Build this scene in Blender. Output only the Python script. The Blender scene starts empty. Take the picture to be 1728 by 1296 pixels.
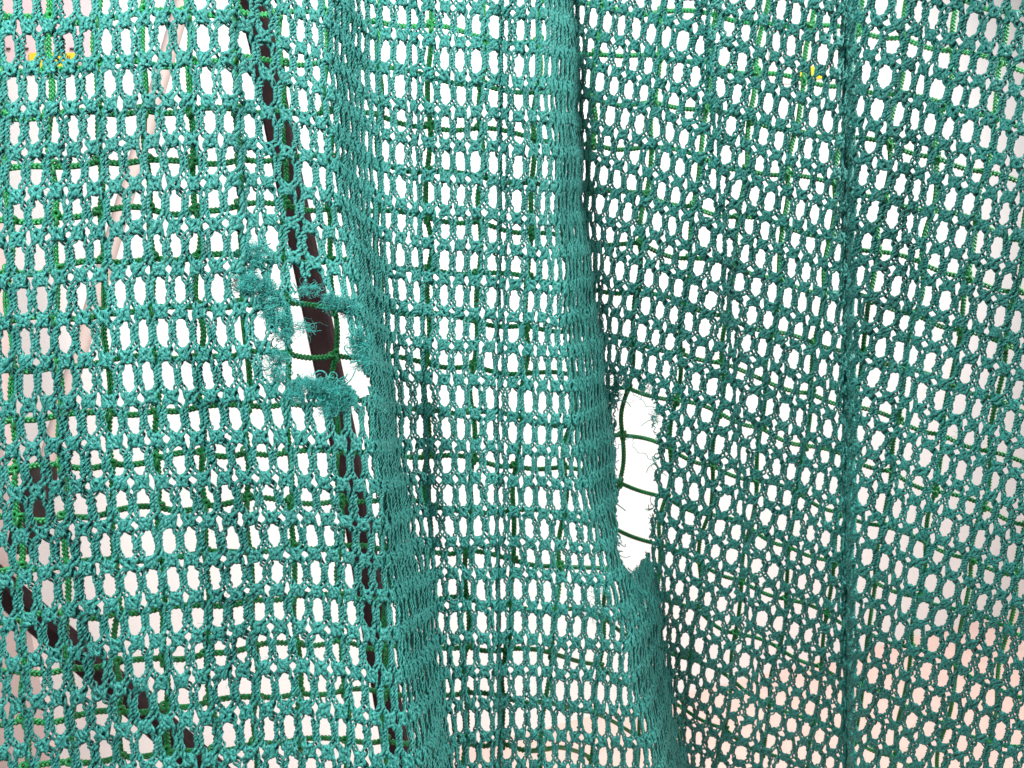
import bpy, math, random
import numpy as np

random.seed(7)
rng = np.random.default_rng(11)
sc = bpy.context.scene
col = sc.collection

# ------------------------------------------------------------------ camera, world, lamps, exposure
F = 1250.0            # focal length in photo pixels (1728 wide)
CX, CY, CH = 864.0, 648.0, 1.30
cam_d = bpy.data.cameras.new('camera')
cam = bpy.data.objects.new('camera', cam_d)
col.objects.link(cam)
cam.location = (0, 0, CH)
cam.rotation_euler = (math.pi / 2, 0, 0)
cam_d.sensor_width = 36.0
cam_d.lens = 36.0 * F / 1728.0
cam_d.clip_start = 0.01
cam_d.clip_end = 100
cam_d.dof.use_dof = True
cam_d.dof.focus_distance = 0.57
cam_d.dof.aperture_fstop = 18.0
sc.camera = cam

w = bpy.data.worlds.new('World')
sc.world = w
w.use_nodes = True
bg = w.node_tree.nodes['Background']
bg.inputs[0].default_value = (1.0, 0.985, 0.975, 1)
bg.inputs[1].default_value = 0.14


def area_lamp(name, loc, target, size, power, colour=(1, 1, 1), spread=180):
    d = bpy.data.lights.new(name, 'AREA')
    d.shape = 'DISK'
    d.size = size
    d.energy = power
    d.color = colour
    d.spread = math.radians(spread)
    o = bpy.data.objects.new(name, d)
    col.objects.link(o)
    from mathutils import Vector
    v = Vector(target) - Vector(loc)
    o.location = loc
    o.rotation_euler = v.to_track_quat('-Z', 'Y').to_euler()
    return o


area_lamp('key_lamp', (-0.42, -0.22, 1.88), (-0.15, 0.5, 1.3), 0.40, 19, (1.0, 0.985, 0.965))
area_lamp('side_lamp', (1.6, 0.05, 2.2), (-0.1, 0.55, 1.3), 0.6, 60, (1.0, 0.985, 0.96))
area_lamp('wall_fill_light', (0.0, 0.95, 3.6), (0.1, 2.75, 1.2), 1.4, 43, (1.0, 0.985, 0.975), 120)  # added light above the frame, no fixture: brightens the wall behind the nets
area_lamp('wall_fill_light', (2.6, 1.6, 3.6), (2.2, 4.0, 1.0), 1.4, 52, (1.0, 0.985, 0.975), 120)  # second added light, out of view: evens out the receding right of the wall

sc.view_settings.view_transform = 'Standard'
sc.view_settings.look = 'None'
sc.view_settings.exposure = 0.0
sc.view_settings.gamma = 1.0
sc.view_settings.use_curve_mapping = False
sc.render.engine = 'CYCLES'


# ------------------------------------------------------------------ materials
def mat(name):
    m = bpy.data.materials.new(name)
    m.use_nodes = True
    return m, m.node_tree, m.node_tree.nodes['Principled BSDF']


def noisy(name, c1, c2, scale, rough, detail=4.0, sheen=0.0, spec=0.4, bump=0.0, bscale=None):
    m, t, p = mat(name)
    tc = t.nodes.new('ShaderNodeTexCoord')
    n = t.nodes.new('ShaderNodeTexNoise')
    n.inputs['Scale'].default_value = scale
    n.inputs['Detail'].default_value = detail
    r = t.nodes.new('ShaderNodeValToRGB')
    r.color_ramp.elements[0].position = 0.32
    r.color_ramp.elements[1].position = 0.68
    r.color_ramp.elements[0].color = (*c1, 1)
    r.color_ramp.elements[1].color = (*c2, 1)
    t.links.new(tc.outputs['Object'], n.inputs['Vector'])
    t.links.new(n.outputs['Fac'], r.inputs['Fac'])
    t.links.new(r.outputs['Color'], p.inputs['Base Color'])
    p.inputs['Roughness'].default_value = rough
    p.inputs['Specular IOR Level'].default_value = spec
    p.inputs['Sheen Weight'].default_value = sheen
    if bump:
        n2 = t.nodes.new('ShaderNodeTexNoise')
        n2.inputs['Scale'].default_value = bscale or scale * 3
        n2.inputs['Detail'].default_value = 3
        b = t.nodes.new('ShaderNodeBump')
        b.inputs['Strength'].default_value = bump
        b.inputs['Distance'].default_value = 0.001
        t.links.new(tc.outputs['Object'], n2.inputs['Vector'])
        t.links.new(n2.outputs['Fac'], b.inputs['Height'])
        t.links.new(b.outputs['Normal'], p.inputs['Normal'])
    return m


def fade(m, scale, lo, hi):
    """sun-bleached and dirty patches: the base colour drifts slowly over the cloth"""
    t = m.node_tree
    p = t.nodes['Principled BSDF']
    src = p.inputs['Base Color'].links[0].from_socket
    tc = t.nodes.new('ShaderNodeTexCoord')
    n = t.nodes.new('ShaderNodeTexNoise')
    n.inputs['Scale'].default_value = scale
    n.inputs['Detail'].default_value = 5
    mr = t.nodes.new('ShaderNodeMapRange')
    mr.inputs['From Min'].default_value = 0.3
    mr.inputs['From Max'].default_value = 0.7
    mr.inputs['To Min'].default_value = lo
    mr.inputs['To Max'].default_value = hi
    h = t.nodes.new('ShaderNodeHueSaturation')
    t.links.new(tc.outputs['Object'], n.inputs['Vector'])
    t.links.new(n.outputs['Fac'], mr.inputs['Value'])
    t.links.new(mr.outputs['Result'], h.inputs['Value'])
    t.links.new(src, h.inputs['Color'])
    t.links.new(h.outputs['Color'], p.inputs['Base Color'])


M_YARN = noisy('teal_yarn', (0.004, 0.128, 0.112), (0.058, 0.360, 0.325), 800, 0.48, 2, 0.0, 0.34, 0.35, 2200)
fade(M_YARN, 7.0, 0.72, 1.12)
M_FUZZ = noisy('teal_fibre', (0.006, 0.210, 0.190), (0.035, 0.420, 0.385), 160, 0.6, 2, 0.2, 0.3)
M_CORD = noisy('green_cord', (0.004, 0.140, 0.034), (0.014, 0.310, 0.085), 300, 0.42, 3, 0.0, 0.5)
M_WALL = noisy('white_plaster', (0.79, 0.785, 0.78), (0.81, 0.805, 0.80), 3, 0.9, 6, 0, 0.2, 0.15, 60)
M_FLOOR = noisy('pink_floor', (0.70, 0.50, 0.44), (0.74, 0.54, 0.48), 9, 0.8, 6, 0, 0.3, 0.1, 90)
M_DARK = noisy('dark_brown_metal', (0.012, 0.006, 0.007), (0.020, 0.011, 0.012), 40, 0.85, 4, 0, 0.1, 0.2, 200)
M_POLE = noisy('pale_pole', (0.52, 0.42, 0.39), (0.58, 0.48, 0.45), 20, 0.5, 4, 0, 0.4)
M_RUB = noisy('black_rubber', (0.012, 0.009, 0.009), (0.03, 0.02, 0.02), 60, 0.7, 4, 0, 0.3)
M_BOARD = noisy('pale_pink_board', (0.60, 0.48, 0.46), (0.64, 0.52, 0.50), 12, 0.8, 5, 0, 0.2)
M_PINK = noisy('pink_paper', (0.76, 0.56, 0.58), (0.78, 0.60, 0.61), 10, 0.8, 3, 0, 0.2)
M_YEL = noisy('yellow_paper', (0.80, 0.58, 0.03), (0.84, 0.64, 0.05), 20, 0.7, 3, 0, 0.2)
M_INK = noisy('dark_ink', (0.05, 0.03, 0.03), (0.08, 0.05, 0.05), 30, 0.8, 2, 0, 0.2)


# ------------------------------------------------------------------ helpers
def mesh_obj(name, verts, faces, material, parent=None, smooth=True):
    me = bpy.data.meshes.new(name)
    verts = np.asarray(verts, dtype=np.float32)
    faces = np.asarray(faces, dtype=np.int32)
    n = faces.shape[1]
    me.vertices.add(len(verts))
    me.vertices.foreach_set('co', verts.ravel())
    me.loops.add(faces.size)
    me.loops.foreach_set('vertex_index', faces.ravel())
    me.polygons.add(len(faces))
    me.polygons.foreach_set('loop_start', np.arange(0, faces.size, n, dtype=np.int32))
    me.polygons.foreach_set('use_smooth', np.full(len(faces), smooth, dtype=bool))
    me.update(calc_edges=True)
    me.materials.append(material)
    o = bpy.data.objects.new(name, me)
    col.objects.link(o)
    if parent:
        o.parent = parent
    return o


def empty(name, loc, label, cat, group=None):
    o = bpy.data.objects.new(name, None)
    col.objects.link(o)
    o.location = loc
    o['label'] = label
    o['category'] = cat
    if group:
        o['group'] = group
    return o


def px(x, y, d):
    """photo pixel + distance from the lens plane -> point in the room"""
    x, y, d = np.broadcast_arrays(np.asarray(x, float), np.asarray(y, float), np.asarray(d, float))
    return np.stack([(x - CX) / F * d, d, CH - (y - CY) / F * d], -1)


def tubes(P, R, sides, N=None, keep=None, closed=False):
    """P (n,m,3) centre lines, R radius -> verts (n,m,s,3), quads; keep (n,m) masks samples"""
    n, m = P.shape[:2]
    if closed:
        T = np.roll(P, -1, 1) - np.roll(P, 1, 1)
    else:
        T = np.gradient(P, axis=1)
    T /= np.linalg.norm(T, axis=-1, keepdims=True) + 1e-12
    if N is None:
        N = np.broadcast_to(np.array([0.0, -1.0, 0.02]), P.shape)
    B = np.cross(T, N)
    bad = np.linalg.norm(B, axis=-1) < 0.05
    if bad.any():
        B[bad] = np.cross(T[bad], np.array([0.3, 0.4, 0.85]))
    B /= np.linalg.norm(B, axis=-1, keepdims=True) + 1e-12
    N2 = np.cross(B, T)
    a = np.arange(sides) * 2 * math.pi / sides + 0.4
    R = np.broadcast_to(np.asarray(R, float), (n, m))
    V = (P[:, :, None] + R[:, :, None, None] *
         (np.cos(a)[None, None, :, None] * B[:, :, None] + np.sin(a)[None, None, :, None] * N2[:, :, None]))
    idx = np.arange(n * m * sides).reshape(n, m, sides)
    if closed:
        A, C = idx, np.roll(idx, -1, 1)
        ok = np.ones((n, m), bool)
    else:
        A, C = idx[:, :-1], idx[:, 1:]
        ok = np.ones((n, m - 1), bool) if keep is None else keep[:, :-1] & keep[:, 1:]
    Q = np.stack([A, np.roll(A, -1, 2), np.roll(C, -1, 2), C], -1)   # n, m', s, 4
    return V, Q, ok


def compact(V, Q):
    """only the vertices used by the quads"""
    u, inv = np.unique(Q.ravel(), return_inverse=True)
    return V.reshape(-1, 3)[u], inv.reshape(-1, 4)


def in_poly(x, y, poly):
    x = np.asarray(x)
    y = np.asarray(y)
    r = np.zeros(x.shape, bool)
    n = len(poly)
    for i in range(n):
        x1, y1 = poly[i]
        x2, y2 = poly[(i + 1) % n]
        c = ((y1 > y) != (y2 > y))
        xi = (x2 - x1) * (y - y1) / (y2 - y1 + 1e-9) + x1
        r ^= c & (x < xi)
    return r


def vnoise(x, y, seed):
    """smooth value noise, about -1..1"""
    g = np.random.default_rng(seed).uniform(-1, 1, (64, 64))
    xi = np.floor(x).astype(int)
    yi = np.floor(y).astype(int)
    fx = x - xi
    fy = y - yi
    fx = fx * fx * (3 - 2 * fx)
    fy = fy * fy * (3 - 2 * fy)
    a = g[xi % 64, yi % 64]
    b = g[(xi + 1) % 64, yi % 64]
    c = g[xi % 64, (yi + 1) % 64]
    d = g[(xi + 1) % 64, (yi + 1) % 64]
    return (a * (1 - fx) + b * fx) * (1 - fy) + (c * (1 - fx) + d * fx) * fy


# ------------------------------------------------------------------ the setting: wall and floor
WALL_A, WALL_B = 2.74, 0.516          # wall: Y = A + B*X


def wall_pt(x, y, off=0.0):
    """point on the wall seen at that pixel"""
    a = (x - CX) / F
    d = WALL_A / (1 - WALL_B * a)
    p = px(x, y, d)
    n = np.array([WALL_B, -1.0, 0]) / math.hypot(1, WALL_B)
    return p + n * off


x0, x1 = -2.6, 7.0
mesh = mesh_obj('wall', [(x0, WALL_A + WALL_B * x0, 0), (x1, WALL_A + WALL_B * x1, 0),
                         (x1, WALL_A + WALL_B * x1, 4.2), (x0, WALL_A + WALL_B * x0, 4.2)],
                [(0, 1, 2, 3)], M_WALL, None, False)
mesh['kind'] = 'structure'
fl = mesh_obj('floor', [(-6, -3, 0), (8, -3, 0), (8, 7, 0), (-6, 7, 0)], [(0, 1, 2, 3)], M_FLOOR, None, False)
fl['kind'] = 'structure'

# ------------------------------------------------------------------ the knitted net: where every row and column hangs
KS = np.arange(-7, 28)                # row index (holes sit on whole rows and whole columns)


def fit(ks, ys, deg=2):
    return np.polyval(np.polyfit(ks, ys, deg), KS)


def lin(ks, vs):
    """piecewise linear in the row index, carried on beyond both ends"""
    ks = np.asarray(ks, float)
    vs = np.asarray(vs, float)
    r = np.interp(KS, ks, vs)
    lo = KS < ks[0]
    hi = KS > ks[-1]
    n = min(3, len(ks) - 1)
    r[lo] = vs[0] + (KS[lo] - ks[0]) * (vs[n] - vs[0]) / (ks[n] - ks[0])
    r[hi] = vs[-1] + (KS[hi] - ks[-1]) * (vs[-1] - vs[-1 - n]) / (ks[-1] - ks[-1 - n])
    return r


k19 = np.arange(2, 21)
k23 = np.arange(0, 23)
y_c0 = lin(k19, [15, 85, 152, 226, 295, 366, 439, 508, 576, 646, 718, 790, 865, 933, 1000, 1071, 1140, 1216, 1282])
x_c0 = lin(k19, [16, 20, 23, 26, 28, 31, 36, 40, 45, 48, 52, 57, 66, 74, 81, 89, 95, 102, 110])
y_c11 = lin(k19, [-8, 61, 135, 201, 265, 340, 412, 486, 560, 632, 702, 773, 838, 904, 963, 1023, 1090, 1157, 1227])
x_c11 = lin(k19, [368, 375, 380, 386, 391, 395, 398, 402, 407, 416, 432, 447, 457, 464, 469, 473, 477, 484, 490])
y_c13 = lin(k19, [35, 92, 157, 220, 281, 342, 399, 462, 535, 612, 700, 778, 843, 905, 965, 1025, 1090, 1157, 1235])
x_c13 = lin(k19, [452, 450, 451, 450, 449, 451, 455, 460, 472, 488, 505, 512, 519, 528, 535, 538, 540, 545, 552])
y_c16 = lin(k19, [62, 122, 180, 240, 302, 364, 422, 482, 545, 630, 717, 785, 852, 915, 972, 1035, 1105, 1178, 1250])
x_c16 = lin(k19, [538, 542, 546, 552, 554, 558, 565, 576, 590, 600, 606, 611, 613, 615, 618, 622, 627, 629, 632])
y_m29 = lin(k23, [41, 101, 157, 216, 272, 330, 385, 444, 501, 553, 610, 668, 719, 778, 838, 888, 940, 995, 1050, 1105,
                  1162, 1217, 1270])
x_m29 = lin([0, 10, 12, 15, 17, 21, 22], [752, 751, 754, 762, 766, 772, 774])
y_m34 = lin(k23, [51, 110, 168, 224, 280, 340, 395, 452, 509, 559, 615, 677, 729, 783, 837, 888, 939, 994, 1047, 1104,
                  1157, 1212, 1263])
x_m34 = lin([0, 3, 6, 10, 14, 18, 22], [883, 879, 876, 869, 869, 874, 879])
# how far the two great folds reach in each row
cs1 = lin([0, 6, 12, 18, 22], [16.8, 16.4, 17.0, 17.3, 18.6])
xs1 = lin([0, 3, 6, 9, 12, 15, 18, 20, 22], [552, 556, 564, 598, 632, 652, 668, 698, 715])
ce1 = lin([0, 6, 12, 15, 18, 22], [23.6, 24.7, 25.6, 26.5, 27.6, 28.6])
xe1 = lin([0, 3, 6, 9, 12, 15, 18, 22], [612, 625, 640, 655, 668, 700, 735, 766])
cs2 = lin([0, 5, 10, 14, 17, 19, 22], [36, 36.5, 38, 39, 40.5, 42, 44])
xs2 = lin([0, 5, 10, 14, 17, 19, 22], [922, 936, 960, 985, 1040, 1065, 1104])
xr = lin([0, 5, 10, 14, 17, 19, 22], [967, 978, 1012, 1034, 1092, 1108, 1120])
cc1 = 63 + 0.30 * KS
cc2 = 68 + 0.40 * KS
pl = np.interp(KS, [-4, 22], [25.6, 24.3])      # column pitch left of the sharp crease
pr = np.interp(KS, [-4, 22], [30.5, 26.0])      # and right of it
xs1 = xs1 + 5 * np.sin(KS * 1.9)
xe1 = xe1 + 6 * np.sin(KS * 2.3 + 1)
xs2 = xs2 + 6 * np.sin(KS * 1.7 + 2)
xr = xr + 6 * np.sin(KS * 2.1)
ce2 = cc1 - (1423 - xr) / pl
# right hand rows at fixed pixels
ksr = np.arange(-3, 24)
y1312 = fit(ksr, [15, 74, 128, 182, 236, 293, 339, 397, 447, 495, 549, 597, 653, 700, 742, 790, 833, 875, 923, 962,
                  1005, 1047, 1084, 1132, 1176, 1218, 1258])
y975 = fit([-1, 0, 1, 2, 3, 4, 5, 6, 7, 8, 9, 22], [17, 77, 129, 183, 235, 286, 339, 387, 436, 487, 535, 1140])
y1100 = fit([-1, 0, 1, 2, 3, 4, 5, 6, 7, 8, 9, 10, 20], [55, 108, 164, 213, 268, 318, 371, 426, 470, 520, 563, 608, 1060])
y1176 = y1312 - np.interp(KS, [0, 20], [52, 44])
y1422 = y1312 + np.interp(KS, [0, 10, 20], [30, 36, 44])
y1444 = fit(np.arange(-4, 21), [0, 55, 112, 178, 235, 293, 349, 402, 461, 514, 569, 622, 678, 728, 783, 830, 880, 927,
                                986, 1028, 1079, 1120, 1168, 1212, 1262])
y1700 = fit([-4, -2, 3, 10, 16], [57, 178, 482, 873, 1190])


def depth(y, ks=None, deg=2):
    """the spacing of the rows tells how far the cloth is: rows are 25 mm apart"""
    p = np.polyfit(KS[5:-4], y[5:-4], deg)
    pitch = np.polyval(np.polyder(p), KS)
    return F * 0.025 / np.clip(pitch, 38, 76)


RX = np.array([975., 1100, 1176, 1312, 1422])
RY = np.stack([y975, y1100, y1176, y1312, y1422])
RD = np.stack([depth(v) for v in RY])
RD[0] = np.minimum(RD[0], RD[1])
d_c0, d_c11 = depth(y_c0, deg=1), depth(y_c11, deg=1)
d_m29, d_m34 = depth(y_m29, deg=2), depth(y_m34, deg=2)
d_c13 = d_c11 + np.interp(KS, [2, 8, 11], [0.028, 0.028, 0.006])
d_c16 = d_c11 + np.interp(KS, [2, 8, 12], [0.040, 0.036, 0.014])
d1444, d1700 = depth(y1444), depth(y1700)

CG = np.arange(-9, 95, 0.1)           # fine column grid
GX = np.zeros((len(KS), len(CG)))
GY = GX.copy()
GD = GX.copy()
for i, k in enumerate(KS):
    bp = []
    sl = -0.05 - 0.010 * max(k - 2, 0)
    bp.append((-9, x_c0[i] - 9 * 34.5, y_c0[i] - 9 * 34.5 * sl, d_c0[i] - 0.012))
    bp.append((0, x_c0[i], y_c0[i], d_c0[i]))
    bp.append((5.5, (x_c0[i] + x_c11[i]) / 2, (y_c0[i] + y_c11[i]) / 2 - 2, (d_c0[i] + d_c11[i]) / 2 + 0.003))
    bp.append((11, x_c11[i], y_c11[i], d_c11[i]))
    tuck = np.interp(k, [7, 10], [1.0, 0.0])
    bp.append((12, (x_c11[i] + x_c13[i]) / 2 + 6 * tuck, (y_c11[i] + y_c13[i]) / 2, (d_c11[i] + d_c13[i]) / 2 + 0.022 * tuck))
    bp.append((13, x_c13[i], y_c13[i], d_c13[i]))
    bp.append((16, x_c16[i], y_c16[i], d_c16[i]))
    ys1 = y_c16[i] + 4
    bp.append((cs1[i], max(xs1[i], x_c16[i] + 8), ys1, d_c16[i] + 0.004))
    dl = np.interp(k, [0, 5, 9, 12], [-17, -20, -12, 0])
    bp.append((ce1[i], xe1[i], y_m29[i] + dl, d_m29[i] - 0.004))
    bp.append((29, x_m29[i], y_m29[i], d_m29[i]))
    bp.append((34, x_m34[i], y_m34[i], d_m34[i]))
    if cs2[i] > 34.3:
        ya = y_m34[i] + 0.08 * (xs2[i] - x_m34[i])
        yb = np.interp(xr[i], RX, RY[:, i])
        db_ = np.interp(xr[i], RX, RD[:, i])
        da = d_m34[i] + 0.002
        gap = ce2[i] - cs2[i]
        bp.append((cs2[i], xs2[i], ya, da))
        bp.append((cs2[i] + 0.76 * gap, xr[i] + 3, ya * 0.35 + yb * 0.65, da * 0.42 + db_ * 0.58))
        bp.append((cs2[i] + 0.90 * gap, xr[i] - 1, ya * 0.12 + yb * 0.88, da * 0.12 + db_ * 0.88 + 0.010))
    for t in np.linspace(0, 1, 7):
        x = xr[i] + (1423 - xr[i]) * t
        bp.append((ce2[i] + (cc1[i] - ce2[i]) * t, x + (4 if t == 0 else 0), np.interp(x, RX, RY[:, i]), np.interp(x, RX, RD[:, i])))
    bp.append((cc1[i] + 0.55 * (cc2[i] - cc1[i]), 1431, (y1422[i] + y1444[i]) / 2, max(RD[-1, i], d1444[i]) + 0.036))
    bp.append((cc2[i], 1437, y1444[i], d1444[i]))
    n = (1830 - 1441) / pr[i]
    for t in (0.5, 1.0):
        x = 1441 + 389 * t
        tt = (x - 1444) / (1700 - 1444)
        bp.append((cc2[i] + n * t, x, y1444[i] + (y1700[i] - y1444[i]) * tt, d1444[i] + (d1700[i] - d1444[i]) * tt))
    bp = np.array(sorted(bp))
    GX[i] = np.interp(CG, bp[:, 0], bp[:, 1])
    GY[i] = np.interp(CG, bp[:, 0], bp[:, 2])
    GD[i] = np.interp(CG, bp[:, 0], bp[:, 3])
    out = CG > bp[-1, 0]
    GX[i][out] = 1830 + (CG[out] - bp[-1, 0]) * 28


def gsm(A, s, axis):
    r = int(3 * s) + 1
    ker = np.exp(-0.5 * (np.arange(-r, r + 1) / s) ** 2)
    ker /= ker.sum()
    pad = [(0, 0), (0, 0)]
    pad[axis] = (r, r)
    B = np.pad(A, pad, mode='reflect', reflect_type='odd')
    return np.apply_along_axis(lambda v: np.convolve(v, ker, 'valid'), axis, B)


# fine rows by linear resampling, then smoothing of the kinks
KF = np.arange(KS[0], KS[-1] + 0.001, 0.125)


def rows(A):
    i = np.clip(np.floor(KF - KS[0]).astype(int), 0, len(KS) - 2)
    f = (KF - KS[0] - i)[:, None]
    return A[i] * (1 - f) + A[i + 1] * f


GX, GY, GD = rows(GX), rows(GY), rows(GD)
wr = 1 / (1 + np.exp(-(GX - 1340) / 25))
GX = gsm(gsm(GX, 12.0, 1) * (1 - wr) + gsm(GX, 4.0, 1) * wr, 3.5, 0)
GY = gsm(gsm(GY, 4.5, 1), 3.5, 0)
GD = gsm(gsm(GD, 7.0, 1), 7.0, 0)
# soft small folds: the cloth pinches and bulges a little along slanting lines
yy = GY
for fx0, fx1, amp, wid, bulge in ((1192, 1285, 7.0, 17, -0.012), (848, 838, 5.0, 16, 0.008), (690, 742, 4.0, 14, 0.004),
                                  (1560, 1500, 4.0, 30, 0.008), (165, 215, 0.0, 60, -0.006), (300, 350, 0.0, 50, 0.006)):
    xf = fx0 + (fx1 - fx0) * yy / 1296.0
    u = (GX - xf) / wid
    GX = GX - amp * u * np.exp(-u * u / 2) * 1.6
    GD = GD + bulge * np.exp(-u * u / 2)
CC, KK = np.meshgrid(CG, KF)
GD = GD + 0.0035 * vnoise(CC * 0.30 + 9, KK * 0.24 + 3, 1) + 0.0012 * vnoise(CC * 0.9, KK * 0.7, 2)
GP = px(GX, GY, GD)
GI = np.concatenate([GP, GX[..., None], GY[..., None]], -1)


def net_at(C, K):
    fi = np.clip((K - KF[0]) / 0.125, 0, len(KF) - 1.001)
    fj = np.clip((C - CG[0]) / 0.1, 0, len(CG) - 1.001)
    i = fi.astype(int)
    j = fj.astype(int)
    a = (fi - i)[..., None]
    b = (fj - j)[..., None]
    return (GI[i, j] * (1 - a) * (1 - b) + GI[i + 1, j] * a * (1 - b) + GI[i, j + 1] * (1 - a) * b + GI[i + 1, j + 1] * a * b)


def net_frame(C, K):
    G = net_at(C, K)
    e = 0.15
    U = net_at(C + e, K)[..., :3] - net_at(C - e, K)[..., :3]
    V = net_at(C, K + e)[..., :3] - net_at(C, K - e)[..., :3]
    U /= np.linalg.norm(U, axis=-1, keepdims=True) + 1e-9
    N = np.cross(U, V)
    N /= np.linalg.norm(N, axis=-1, keepdims=True) + 1e-9
    s = np.sign((N * G[..., :3]).sum(-1) - N[..., 2] * CH)
    N = N * np.where(s > 0, -1, 1)[..., None]
    return G, U, N


def depth_near(x, y):
    q = (GX - x) ** 2 + (GY - y) ** 2 + (GD - 0.40) * 300
    return GD.ravel()[q.argmin()]


TEAR1 = [(497, 478), (520, 470), (548, 478), (566, 512), (588, 545), (597, 590), (622, 640), (624, 664), (606, 672),
         (590, 648), (560, 640), (505, 632), (493, 612), (497, 560), (490, 515)]
TEAR2 = [(1040, 672), (1056, 654), (1084, 660), (1104, 680), (1111, 720), (1109, 800), (1101, 880), (1094, 925),
         (1084, 950), (1072, 964), (1060, 966), (1050, 952), (1043, 925), (1039, 850), (1037, 770), (1035, 705)]
SMALL = [[(455, 565), (472, 560), (488, 600), (482, 640), (462, 615)]]

# ------------------------------------------------------------------ the knitted net: yarns
SPR = 22                              # samples in one row of holes
TW = 3.8                              # twists in one row of holes
k_lo, k_hi = -6, 26
NS = (k_hi - k_lo) * SPR + 1
posts = np.arange(-9, 93)             # upright strand p stands at column p + 0.5
kk = np.linspace(k_lo - 0.5, k_hi - 0.5, NS)
t = np.abs(kk - np.round(kk))         # 0..0.5 away from the middle of the row of holes


def sstep(a, b, v):
    u = np.clip((v - a) / (b - a), 0, 1)
    return u * u * (3 - 2 * u)


swing = sstep(0.20, 0.455, t)
net = empty('knitted_net', (0, 0.5, 0.0), 'torn teal knitted mesh net hanging in folds across the whole picture', 'net')
net_inv = np.array([0, 0.5, 0.0])

Vs, Qs, cell_p, cell_k, area = [], [], [], [], []
base = 0
Cp = posts[:, None] + 0.5
Kp = np.broadcast_to(kk[None], (len(posts), NS))
wob = 0.075 * vnoise(Cp * 0.8 + 3, Kp * 0.9 + 5, 5) + 0.035 * vnoise(Cp * 2.1, Kp * 2.3, 6)
kwob = 0.05 * vnoise(Cp * 0.7 + 20, Kp * 0.6, 7) + 0.03 * vnoise(Cp * 1.9 + 2, Kp * 1.3, 8)
hlen = 0.362 + 0.03 * vnoise(Cp * 1.3 + 8, Kp * 0.5 + 40, 21)
hwid = 0.276 * (1.0 + 0.20 * vnoise(Cp * 1.1 + 31, Kp * 0.8 + 4, 9))
lens = hwid * np.clip(1 - (t[None] / hlen) ** 2, 0, 1) ** 0.92          # half width of the big hole
outer = 0.375 - lens
inner = 0.085 + 0.155 * sstep(0.34, 0.47, t)[None] + 0.0 * lens
gl = np.linalg.norm(net_at(Cp + 0.5, Kp)[..., :3] - net_at(Cp - 0.5, Kp)[..., :3], axis=-1)
scl = np.clip(gl / 0.0120, 0.98, 1.22)            # wider columns are knitted of the same number of fuller yarns
for side in (-1, 1):
    for ply in (0, 1, 2):
        mixf = (1.0, 0.5, 0.0)[ply]
        off = side * (inner * (1 - mixf) + outer * mixf)
        C = Cp + wob + off
        K = Kp + kwob
        G, U, N = net_frame(C, K)
        ph = 2 * math.pi * (TW * kk[None] + ply / 3 + 0.23 * side) + 1.2 * vnoise(Cp * 3.3, Kp * 1.1, 13 + side) + posts[:, None] * 1.7
        rad = 0.00096 * (1 + 0.25 * vnoise(Cp * 5.1, Kp * 4.0, 15 + ply)) * scl * (1 - 0.45 * swing[None])
        lump = 1 + 1.0 * swing[None]
        fl = 0.0011 * vnoise(Cp * 2.7 + 5, Kp * 3.0 + side, 23) + 0.0006 * vnoise(Cp * 4.7 + ply, Kp * 7.0 + side, 24)
        P = (G[..., :3] + U * (np.cos(ph) * rad)[..., None] + N * (np.sin(ph) * rad * lump + fl)[..., None])
        r = 0.00082 * (1 + 0.20 * vnoise(Cp * 7.3 + ply, Kp * 9.0, 17)) * (1 + 0.42 * swing[None]) * scl
        X, Y = G[..., 3], G[..., 4]
        keep = (X > -30) & (X < 1758) & (Y > -30) & (Y < 1326)
        for poly in (TEAR1, TEAR2, *SMALL):
            jx = 4 * vnoise(Cp * 3 + ply, Kp * 3 + side, 19)
            keep &= ~in_poly(X + jx, Y + jx, poly)
        V, Q, ok = tubes(P, r, 3, N, keep)
        ii, jj = np.nonzero(ok)
        Vs.append(V.reshape(-1, 3))
        Qs.append((Q[ii, jj] + base))
        cell_p.append(posts[ii])
        cell_k.append(np.round(kk[jj] + 1e-4).astype(int))
        base += V.size // 3

# the knot of loops where two neighbouring strands are knitted together
MK = 28
tau = np.arange(MK) * 2 * math.pi / MK
hc, hk = np.meshgrid(np.arange(-8, 93), np.arange(k_lo, k_hi) + 0.5, indexing='ij')
hc = hc.ravel().astype(float)
hk = hk.ravel()
for layer in range(2):
    h1 = rng.uniform(0, 6.28, (len(hc), 1))
    h2 = rng.uniform(0, 6.28, (len(hc), 1))
    C = hc[:, None] + 0.05 * vnoise(hc * 0.8 + 3, hk * 0.9 + 5, 5)[:, None] + (0.25 - 0.09 * layer) * np.sin((2 + layer) * tau[None] + h1)
    K = hk[:, None] + 0.05 * vnoise(hc * 0.7 + 20, hk * 0.6, 7)[:, None] + (0.125 + 0.02 * layer) * np.sin((3 - layer) * tau[None] + h2)
    G, U, N = net_frame(C, K)
    P = G[..., :3] + N * (0.0015 * np.cos(5 * tau[None] + h1) + 0.0003)[..., None]
    X, Y = G[..., 3].mean(1), G[..., 4].mean(1)
    good = (X > -30) & (X < 1758) & (Y > -30) & (Y < 1326)
    for poly in (TEAR1, TEAR2, *SMALL):
        good &= ~in_poly(G[..., 3], G[..., 4], poly).any(1)
    V, Q, ok = tubes(P, 0.00108, 3, N, closed=True)
    ii, jj = np.nonzero(ok & good[:, None])
    q = Q[ii, jj] + base
    Vs.append(V.reshape(-1, 3))
    Qs.append(q)
    cell_p.append((hc[ii] - 1).astype(int))
    cell_k.append(np.floor(hk[ii]).astype(int))
    base += V.size // 3

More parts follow.
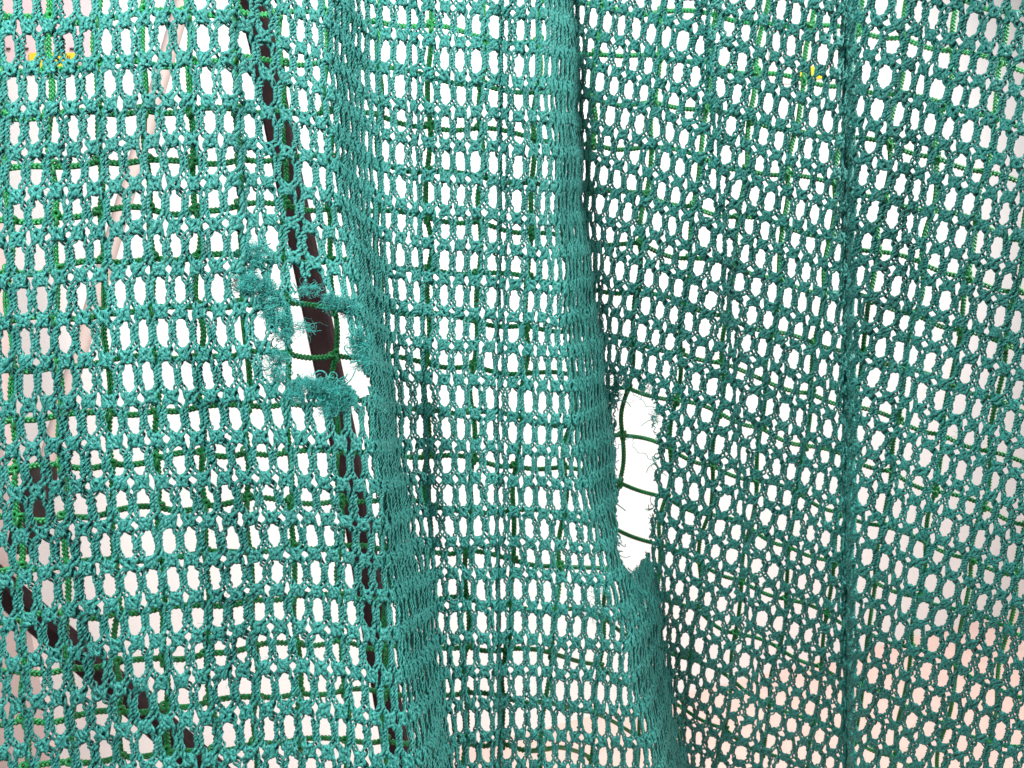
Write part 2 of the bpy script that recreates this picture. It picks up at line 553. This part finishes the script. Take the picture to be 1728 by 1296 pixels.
VALL = np.concatenate(Vs) - net_inv
s_all = [q.shape[1] for q in Qs]
cp = np.concatenate([np.repeat(a, s) for a, s in zip(cell_p, s_all)])
ck = np.concatenate([np.repeat(a, s) for a, s in zip(cell_k, s_all)])
QALL = np.concatenate([q.reshape(-1, 4) for q in Qs])
key = (cp + 20) * 100 + (ck + 20)
order = np.argsort(key, kind='stable')
key, QALL = key[order], QALL[order]
cells, start, count = np.unique(key, return_index=True, return_counts=True)
# the strands that show largest: those with most of their yarn left, nearest and seen most squarely
pc = cells // 100 - 20
kc = cells % 100 - 20
Ga = net_at(pc + 0.0, kc + 0.0)
Gb = net_at(pc + 1.0, kc + 0.0)
Gm = net_at(pc + 0.5, kc + 0.0)
size = np.abs(Gb[:, 3] - Ga[:, 3]) * (F * 0.025 / Gm[:, 1])
inside = (Gm[:, 3] > 4) & (Gm[:, 3] < 1724) & (Gm[:, 4] > 4) & (Gm[:, 4] < 1292)
size = np.where(inside & (count > 0.7 * np.median(count)), size, 0)
big = set(cells[np.argsort(-size)[:300]].tolist())
rest = []
for c, s, n in zip(cells, start, count):
    q = QALL[s:s + n]
    if c in big:
        v, f = compact(VALL, q)
        mesh_obj('strand', v, f, M_YARN, net)
    else:
        rest.append(q)
v, f = compact(VALL, np.concatenate(rest))
o = mesh_obj('strand_mass', v, f, M_YARN, net)
o['kind'] = 'stuff'
import sys
print('net quads', len(QALL), 'cells', len(cells))


# ------------------------------------------------------------------ frayed fibres at the tears
def curls(n, m, length, curl, start_pts, dirs, rnd):
    """n curly fibres as random walks, m samples each"""
    P = np.zeros((n, m, 3))
    P[:, 0] = start_pts
    d = dirs / (np.linalg.norm(dirs, axis=1, keepdims=True) + 1e-9)
    ax = rnd.normal(size=(n, 3))
    ax /= np.linalg.norm(ax, axis=1, keepdims=True)
    ang = curl * rnd.uniform(0.3, 1.4, n)
    L = length * rnd.uniform(0.4, 1.3, n) / m
    for j in range(1, m):
        ax += rnd.normal(size=(n, 3)) * 0.22
        ax /= np.linalg.norm(ax, axis=1, keepdims=True)
        c, s = np.cos(ang)[:, None], np.sin(ang)[:, None]
        d = d * c + np.cross(ax, d) * s + ax * (ax * d).sum(1, keepdims=True) * (1 - c)
        d /= np.linalg.norm(d, axis=1, keepdims=True)
        P[:, j] = P[:, j - 1] + d * L[:, None]
    return P


def tuft(x, y, rx, ry, n, length, curl, rad, material, lift=0.004, name='frayed_tuft'):
    d0 = depth_near(x, y)
    a = rng.uniform(0, 2 * math.pi, n)
    q = np.sqrt(rng.uniform(0, 1, n))
    sx = x + rx * q * np.cos(a)
    sy = y + ry * q * np.sin(a)
    p = px(sx, sy, d0 - lift + rng.uniform(-0.004, 0.004, n))
    P = curls(n, 9, length, curl, p, rng.normal(size=(n, 3)) * np.array([1, 0.6, 1]), rng)
    V, Q, ok = tubes(P, rad * rng.uniform(0.7, 1.3, (n, 1)), 3)
    v, f = compact(V.reshape(-1, 3) - net_inv, Q.reshape(-1, 4))
    return mesh_obj(name, v, f, material, net)


for x, y, rx, ry, n in ((428, 430, 22, 20, 330), (415, 478, 24, 18, 330), (447, 492, 20, 22, 300), (462, 528, 22, 16, 240),
                        (478, 560, 16, 16, 150), (468, 604, 18, 12, 120), (470, 632, 14, 14, 120), (520, 650, 22, 12, 260),
                        (548, 662, 26, 16, 420), (580, 672, 18, 18, 260), (560, 508, 14, 12, 200), (590, 520, 14, 16, 160),
                        (604, 578, 15, 22, 280), (612, 612, 10, 14, 140), (556, 690, 20, 10, 150), (515, 552, 14, 10, 60),
                        (525, 488, 18, 8, 70), (500, 668, 14, 10, 120)):
    tuft(x, y, rx, ry, int(n * 1.25), 0.009, 0.7, 0.00013, M_FUZZ, 0.002)
for x, y, rx, ry, n in ((1045, 640, 16, 10, 70), (1040, 668, 10, 12, 60), (1030, 700, 6, 14, 50), (1105, 700, 6, 16, 60),
                        (1092, 655, 16, 8, 50), (1066, 990, 12, 12, 60), (1082, 1010, 18, 18, 120), (1092, 960, 8, 12, 60),
                        (1032, 790, 5, 30, 50), (1060, 1040, 22, 16, 90), (1000, 1030, 16, 12, 60), (1010, 1000, 14, 12, 40)):
    tuft(x, y, rx, ry, n, 0.008, 0.5, 0.00016, M_FUZZ)


for x, y, rx, ry, n in ((1048, 640, 20, 12, 26), (1036, 672, 8, 12, 14), (1106, 706, 5, 16, 12), (1090, 652, 14, 6, 12),
                        (1068, 986, 12, 10, 14), (500, 500, 10, 12, 12), (600, 600, 8, 26, 14), (545, 642, 30, 6, 16),
                        (472, 560, 14, 22, 30), (1034, 740, 4, 26, 14), (430, 440, 18, 22, 30), (425, 480, 20, 16, 26), (455, 510, 18, 18, 30),
                        (555, 660, 34, 14, 40), (605, 580, 8, 20, 16), (575, 515, 16, 12, 16), (465, 615, 14, 14, 18),
                        (1108, 770, 3, 30, 12), (1100, 870, 4, 30, 12), (1036, 820, 3, 40, 12), (1042, 920, 4, 20, 10), (1074, 972, 14, 6, 16)):
    tuft(x, y, rx, ry, n, 0.013, 0.6, 0.00045, M_YARN, 0.002, 'frayed_end')


def thread(pts, d, rad=0.00028):
    p = np.array(pts, float)
    s = np.linspace(0, len(p) - 1, 14 * (len(p) - 1) + 1)
    x = np.interp(s, np.arange(len(p)), p[:, 0]) + 1.6 * np.sin(s * 5.1)
    y = np.interp(s, np.arange(len(p)), p[:, 1]) + 1.6 * np.cos(s * 4.3)
    P = px(x, y, d + 0.004 * np.sin(s * 1.3))[None]
    V, Q, ok = tubes(P, rad, 4)
    v, f = compact(V.reshape(-1, 3) - net_inv, Q.reshape(-1, 4))
    return mesh_obj('loose_thread', v, f, M_YARN, net)


dt2 = 0.60
thread([(1058, 660), (1068, 662), (1070, 668), (1082, 672), (1086, 680), (1096, 688), (1106, 686), (1112, 696)], dt2)
thread([(1062, 678), (1074, 676), (1084, 668), (1096, 660)], dt2, 0.0002)
thread([(1056, 740), (1066, 736), (1070, 742), (1066, 750), (1072, 760), (1086, 766), (1098, 774), (1106, 784)], dt2)
thread([(1096, 780), (1102, 790), (1108, 794), (1116, 790)], dt2, 0.0002)
thread([(1032, 752), (1040, 758), (1044, 752), (1052, 750)], dt2)
thread([(1030, 806), (1036, 812), (1040, 806), (1036, 800)], dt2, 0.0002)
thread([(508, 548), (516, 536), (526, 538), (530, 550), (520, 560)], 0.50, 0.00022)
thread([(532, 544), (544, 546), (556, 550)], 0.50, 0.00018)
thread([(432, 600), (440, 610), (446, 622), (450, 640)], 0.47, 0.0002)
thread([(440, 596), (452, 606), (456, 624)], 0.47, 0.0002)
thread([(998, 1018), (1004, 1026), (1002, 1036)], 0.58, 0.0002)

# stray hairs over the whole cloth
n = 2600
C = rng.uniform(-4, 90, n)
K = rng.uniform(-4, 24, n)
G, U, N = net_frame(C, K)
on = (G[:, 3] > -20) & (G[:, 3] < 1750) & (G[:, 4] > -20) & (G[:, 4] < 1316)
for poly in (TEAR1, TEAR2):
    on &= ~in_poly(G[:, 3], G[:, 4], poly)
frac = np.abs(C - np.round(C))
on &= (frac > 0.30) | (np.abs(K - np.round(K)) > 0.38)
P = curls(int(on.sum()), 9, 0.0055, 0.4, (G[on, :3] + N[on] * 0.0012), N[on] * 0.5 + rng.normal(size=(int(on.sum()), 3)), rng)
V, Q, ok = tubes(P, 0.00013, 3)
v, f = compact(V.reshape(-1, 3) - net_inv, Q.reshape(-1, 4))
o = mesh_obj('stray_fibre', v, f, M_FUZZ, net)
o['kind'] = 'stuff'

# ------------------------------------------------------------------ the green square-mesh rope net behind it
XI = np.array([-134, -55, 24, 103, 183, 263, 340, 415, 489, 566, 645, 722, 800, 880, 965, 1058, 1142, 1216, 1292, 1368, 1447,
               1527, 1606, 1688, 1770, 1850], float)
YJ = 515 + 82.0 * np.arange(-10, 12)


def rope_px(xi, yj):
    """xi: pixel column along the middle height, yj: row at x=500"""
    yc = yj - 648
    sx = np.interp(xi, [-150, 0, 430, 600, 900, 1050, 1800], [40, 30, -2, 0, 28, 48, 300])
    scl = np.interp(xi, [0, 500, 1000, 1450, 1800], [1.03, 1.0, 0.95, 1.08, 1.12])
    y = 648 + yc * scl + sx
    lean = np.interp(xi, [0, 600, 1000, 1800], [0.035, 0.03, -0.09, -0.17])
    x = xi + lean * (y - 648)
    x = x + 5 * vnoise(xi / 80 + 7, yj / 82 + 3, 41)
    y = y + 7 * vnoise(xi / 80 + 1, yj / 82 + 9, 42)
    d = np.interp(x, [0, 420, 600, 900, 1150, 1430, 1800], [0.505, 0.525, 0.575, 0.618, 0.655, 0.655, 0.615])
    d = d + np.clip((y - 500) / 800, 0, 1.2) * np.interp(x, [900, 1080, 1450, 1800], [0.0, 0.19, 0.17, 0.10])
    return x, y, d


rope = empty('rope_net', (0, 0.6, 0.0), 'bright green square mesh rope net hanging behind the teal knitted net', 'net')
rinv = np.array([0, 0.6, 0.0])


def braid(P, rad, period):
    """three plies plaited along the polyline P (m,3) -> (3, M, 3)"""
    seg = np.linalg.norm(np.diff(P, axis=0), axis=1)
    s = np.concatenate([[0], np.cumsum(seg)])
    M = int(s[-1] / period * 6)
    q = np.linspace(0, s[-1], M)
    c = np.stack([np.interp(q, s, P[:, a]) for a in range(3)], -1)
    T = np.gradient(c, axis=0)
    T /= np.linalg.norm(T, axis=1, keepdims=True) + 1e-12
    B = np.cross(T, np.array([0, -1.0, 0]))
    B /= np.linalg.norm(B, axis=1, keepdims=True) + 1e-12
    N = np.cross(B, T)
    out = []
    for j in range(3):
        ph = 2 * math.pi * (q / period + j / 3)
        out.append(c + B * (rad * 0.62 * np.sin(ph))[:, None] + N * (rad * 0.42 * np.sin(2 * ph))[:, None])
    return np.stack(out)


def cord(P, name='cord'):
    b = braid(P, 0.00235, 0.0088)
    V, Q, ok = tubes(b, 0.00115, 3)
    v, f = compact(V.reshape(-1, 3) - rinv, Q.reshape(-1, 4))
    return mesh_obj(name, v, f, M_CORD, rope)


for xi in XI:
    yj = np.linspace(YJ[0], YJ[-1], (len(YJ) - 1) * 8 + 1)
    x, y, d = rope_px(np.full_like(yj, xi), yj)
    u = (yj - YJ[0]) / 82.0
    x = x + 3.0 * np.sin(u * math.pi) * (-1) ** int(xi) + 1.5 * vnoise(u * 2, u * 0 + xi, 44)
    m = (y > -60) & (y < 1350)
    if (m & (x > -20) & (x < 1748)).sum() > 10:
        cord(px(x[m], y[m], d[m]))
for n, yj in enumerate(YJ):
    f_ = np.arange(0, len(XI) - 1 + 1e-6, 0.125)
    xi = np.interp(f_, np.arange(len(XI)), XI)
    x, y, d = rope_px(xi, np.full_like(xi, yj))
    fr = f_ - np.floor(f_)
    y = y + 5.5 * np.sin(fr * math.pi) * np.where((np.floor(f_) + n) % 3 == 0, -0.6, 1.0)
    m = (x > -50) & (x < 1778) & (y > -60) & (y < 1350)
    if (m & (y > -15) & (y < 1310)).sum() > 6:
        cord(px(x[m], y[m], d[m]))
spots = []
for xi in XI:
    for yj in YJ:
        x, y, d = [float(a) for a in rope_px(np.array(xi), np.array(yj))]
        if -10 < x < 1738 and -10 < y < 1306:
            spots.append((d, x, y))
spots.sort()
kt = np.arange(44) * 2 * math.pi / 44
kr = 0.0029
kv = np.stack([kr * (np.sin(kt) + 1.3 * np.sin(2 * kt)) * 0.62, 0.0012 * np.sin(3 * kt) - 0.0012, kr * (np.cos(kt) - 1.3 * np.cos(2 * kt)) * 0.80], -1)[None]
V, Q, ok = tubes(kv, 0.00125, 5, closed=True)
vk, fk = compact(V.reshape(-1, 3), Q.reshape(-1, 4))
first = None
extra_v, extra_f = [], []
for n, (d, x, y) in enumerate(spots):
    p = px(x, y, d - 0.0008)
    if n < 300:
        if first is None:
            first = mesh_obj('knot', vk, fk, M_CORD, rope)
            o = first
        else:
            o = bpy.data.objects.new('knot', first.data)
            col.objects.link(o)
            o.parent = rope
        o.location = p - rinv
        o.rotation_euler = (0, rng.uniform(-0.5, 0.5), rng.uniform(-0.3, 0.3))
    else:
        extra_f.append(fk + len(vk) * len(extra_v))
        extra_v.append(vk + p - rinv)
if extra_v:
    o = mesh_obj('knot_mass', np.concatenate(extra_v), np.concatenate(extra_f), M_CORD, rope)
    o['kind'] = 'stuff'


# ------------------------------------------------------------------ things standing behind the nets
def beam(pts, wpx, d, thick, bevel=0.006):
    """a rectangular bar along pixel points at distance d -> verts, quads (bevelled cross-section)"""
    P = np.array([px(x, y, dd) for (x, y), dd in zip(pts, np.broadcast_to(d, len(pts)))])
    T = np.gradient(P, axis=0)
    T /= np.linalg.norm(T, axis=1, keepdims=True)
    B = np.cross(T, np.array([0, -1.0, 0]))
    B /= np.linalg.norm(B, axis=1, keepdims=True)
    N = np.cross(B, T)
    hw = np.broadcast_to(np.asarray(wpx, float), len(pts)) / 2 * np.broadcast_to(d, len(pts)) / F
    ht = thick / 2
    vs = []
    for i in range(len(P)):
        a, b, c = hw[i], ht, bevel
        for (s, u) in ((a - c, -b), (a, -b + c), (a, b - c), (a - c, b), (-a + c, b), (-a, b - c), (-a, -b + c), (-a + c, -b)):
            vs.append(P[i] + B[i] * s + N[i] * u)
    fs = []
    for i in range(len(P) - 1):
        for j in range(8):
            fs.append((i * 8 + j, i * 8 + (j + 1) % 8, (i + 1) * 8 + (j + 1) % 8, (i + 1) * 8 + j))
    e = (len(P) - 1) * 8
    for b_ in (0, e):
        fs += [(b_, b_ + 1, b_ + 6, b_ + 7), (b_ + 1, b_ + 2, b_ + 5, b_ + 6), (b_ + 2, b_ + 3, b_ + 4, b_ + 5)]
    return np.array(vs), np.array(fs)


def round_bar(pts, wpx, d, sides=20):
    P = np.array([px(x, y, dd) for (x, y), dd in zip(pts, np.broadcast_to(d, len(pts)))])[None]
    r = (np.broadcast_to(np.asarray(wpx, float), len(pts)) / 2 * np.broadcast_to(d, len(pts)) / F)[None]
    V, Q, ok = tubes(P, r, sides)
    return V.reshape(-1, 3), Q.reshape(-1, 4)


def lp(pts, n):
    pts = np.array(pts, float)
    s = np.linspace(0, len(pts) - 1, n)
    return [(np.interp(v, range(len(pts)), pts[:, 0]), np.interp(v, range(len(pts)), pts[:, 1])) for v in s]


v, f = beam(lp([(385, -160), (424, 0), (446, 85), (471, 220), (533, 520), (556, 630), (578, 735), (600, 850), (637, 1080), (655, 1187), (676, 1310),
                (700, 1480)], 23), 40, 1.45, 0.05)
dp = mesh_obj('post', v, f, M_DARK, None, False)
dp['label'] = 'dark brown leaning post seen through the long tear beside the left fold'
dp['category'] = 'post'
v, f = beam(lp([(-120, 880), (0, 988), (170, 1136), (345, 1292), (520, 1448)], 9), 38, 1.35, 0.04)
db = mesh_obj('bar', v, f, M_DARK, None, False)
db['label'] = 'dark diagonal bar behind the net in the lower left corner'
db['category'] = 'bar'

pole = empty('pole', px(20, 930, 1.2), 'pale pinkish pole with a dark foot leaning behind the left of the net', 'pole')
pi = np.array(pole.location)
pts = [(372, -210), (310, 0), (247, 215), (183, 430), (120, 640), (76, 790)]
v, f = round_bar(pts, 26, 1.2)
mesh_obj('shaft', v - pi, f, M_POLE, pole)
v, f = round_bar([(80, 776), (77, 784), (72, 800), (62, 835), (50, 880), (38, 920), (34, 930)], [26, 34, 46, 50, 50, 46, 30], 1.2)
mesh_obj('rubber_foot', v - pi, f, M_RUB, pole)

v, f = beam([(-62, 380), (-42, 760), (-22, 1010), (5, 1180), (25, 1420)], [130, 120, 150, 160, 170], 1.62, 0.03)
bd = mesh_obj('board', v, f, M_BOARD, None, False)
bd['label'] = 'pale pink leaning board at the far left edge behind the net'
bd['category'] = 'board'


def sheet(name, x0, y0, x1, y1, off, material, parent, inv, thick=0.002):
    a = [wall_pt(x0, y0, off + thick), wall_pt(x1, y0, off + thick), wall_pt(x1, y1, off + thick), wall_pt(x0, y1, off + thick),
         wall_pt(x0, y0, off), wall_pt(x1, y0, off), wall_pt(x1, y1, off), wall_pt(x0, y1, off)]
    return mesh_obj(name, np.array(a) - inv, [(0, 1, 2, 3), (4, 5, 6, 7), (0, 1, 5, 4), (1, 2, 6, 5), (2, 3, 7, 6), (3, 0, 4, 7)],
                    material, parent, False)


n1 = empty('notice', wall_pt(60, 110, 0), 'pink notice with a yellow label strip on the wall at the top left', 'notice')
i1 = np.array(n1.location)
sheet('paper', -120, -110, 158, 108, 0.004, M_PINK, n1, i1)
sheet('label_strip', 50, 92, 128, 122, 0.010, M_YEL, n1, i1)
for a, b in ((11, 19), (42, 49), (118, 128)):
    sheet('printed_mark', a, 83, b, 87, 0.010, M_INK, n1, i1, 0.001)
for a, b in ((78, 80), (83, 84.5), (114, 116), (118, 119)):
    sheet('printed_mark', a, 97, b, 105, 0.0145, M_INK, n1, i1, 0.001)
n2 = empty('notice', wall_pt(1370, 140, 0), 'small pale pink notice with a yellow strip on the wall at the upper right', 'notice')
i2 = np.array(n2.location)
M_PALE = noisy('pale_pink_paper', (0.78, 0.69, 0.66), (0.80, 0.72, 0.70), 10, 0.8, 3, 0, 0.2)
sheet('paper', 1296, 48, 1424, 142, 0.004, M_PALE, n2, i2)
sheet('label_strip', 1346, 114, 1390, 134, 0.010, M_YEL, n2, i2)
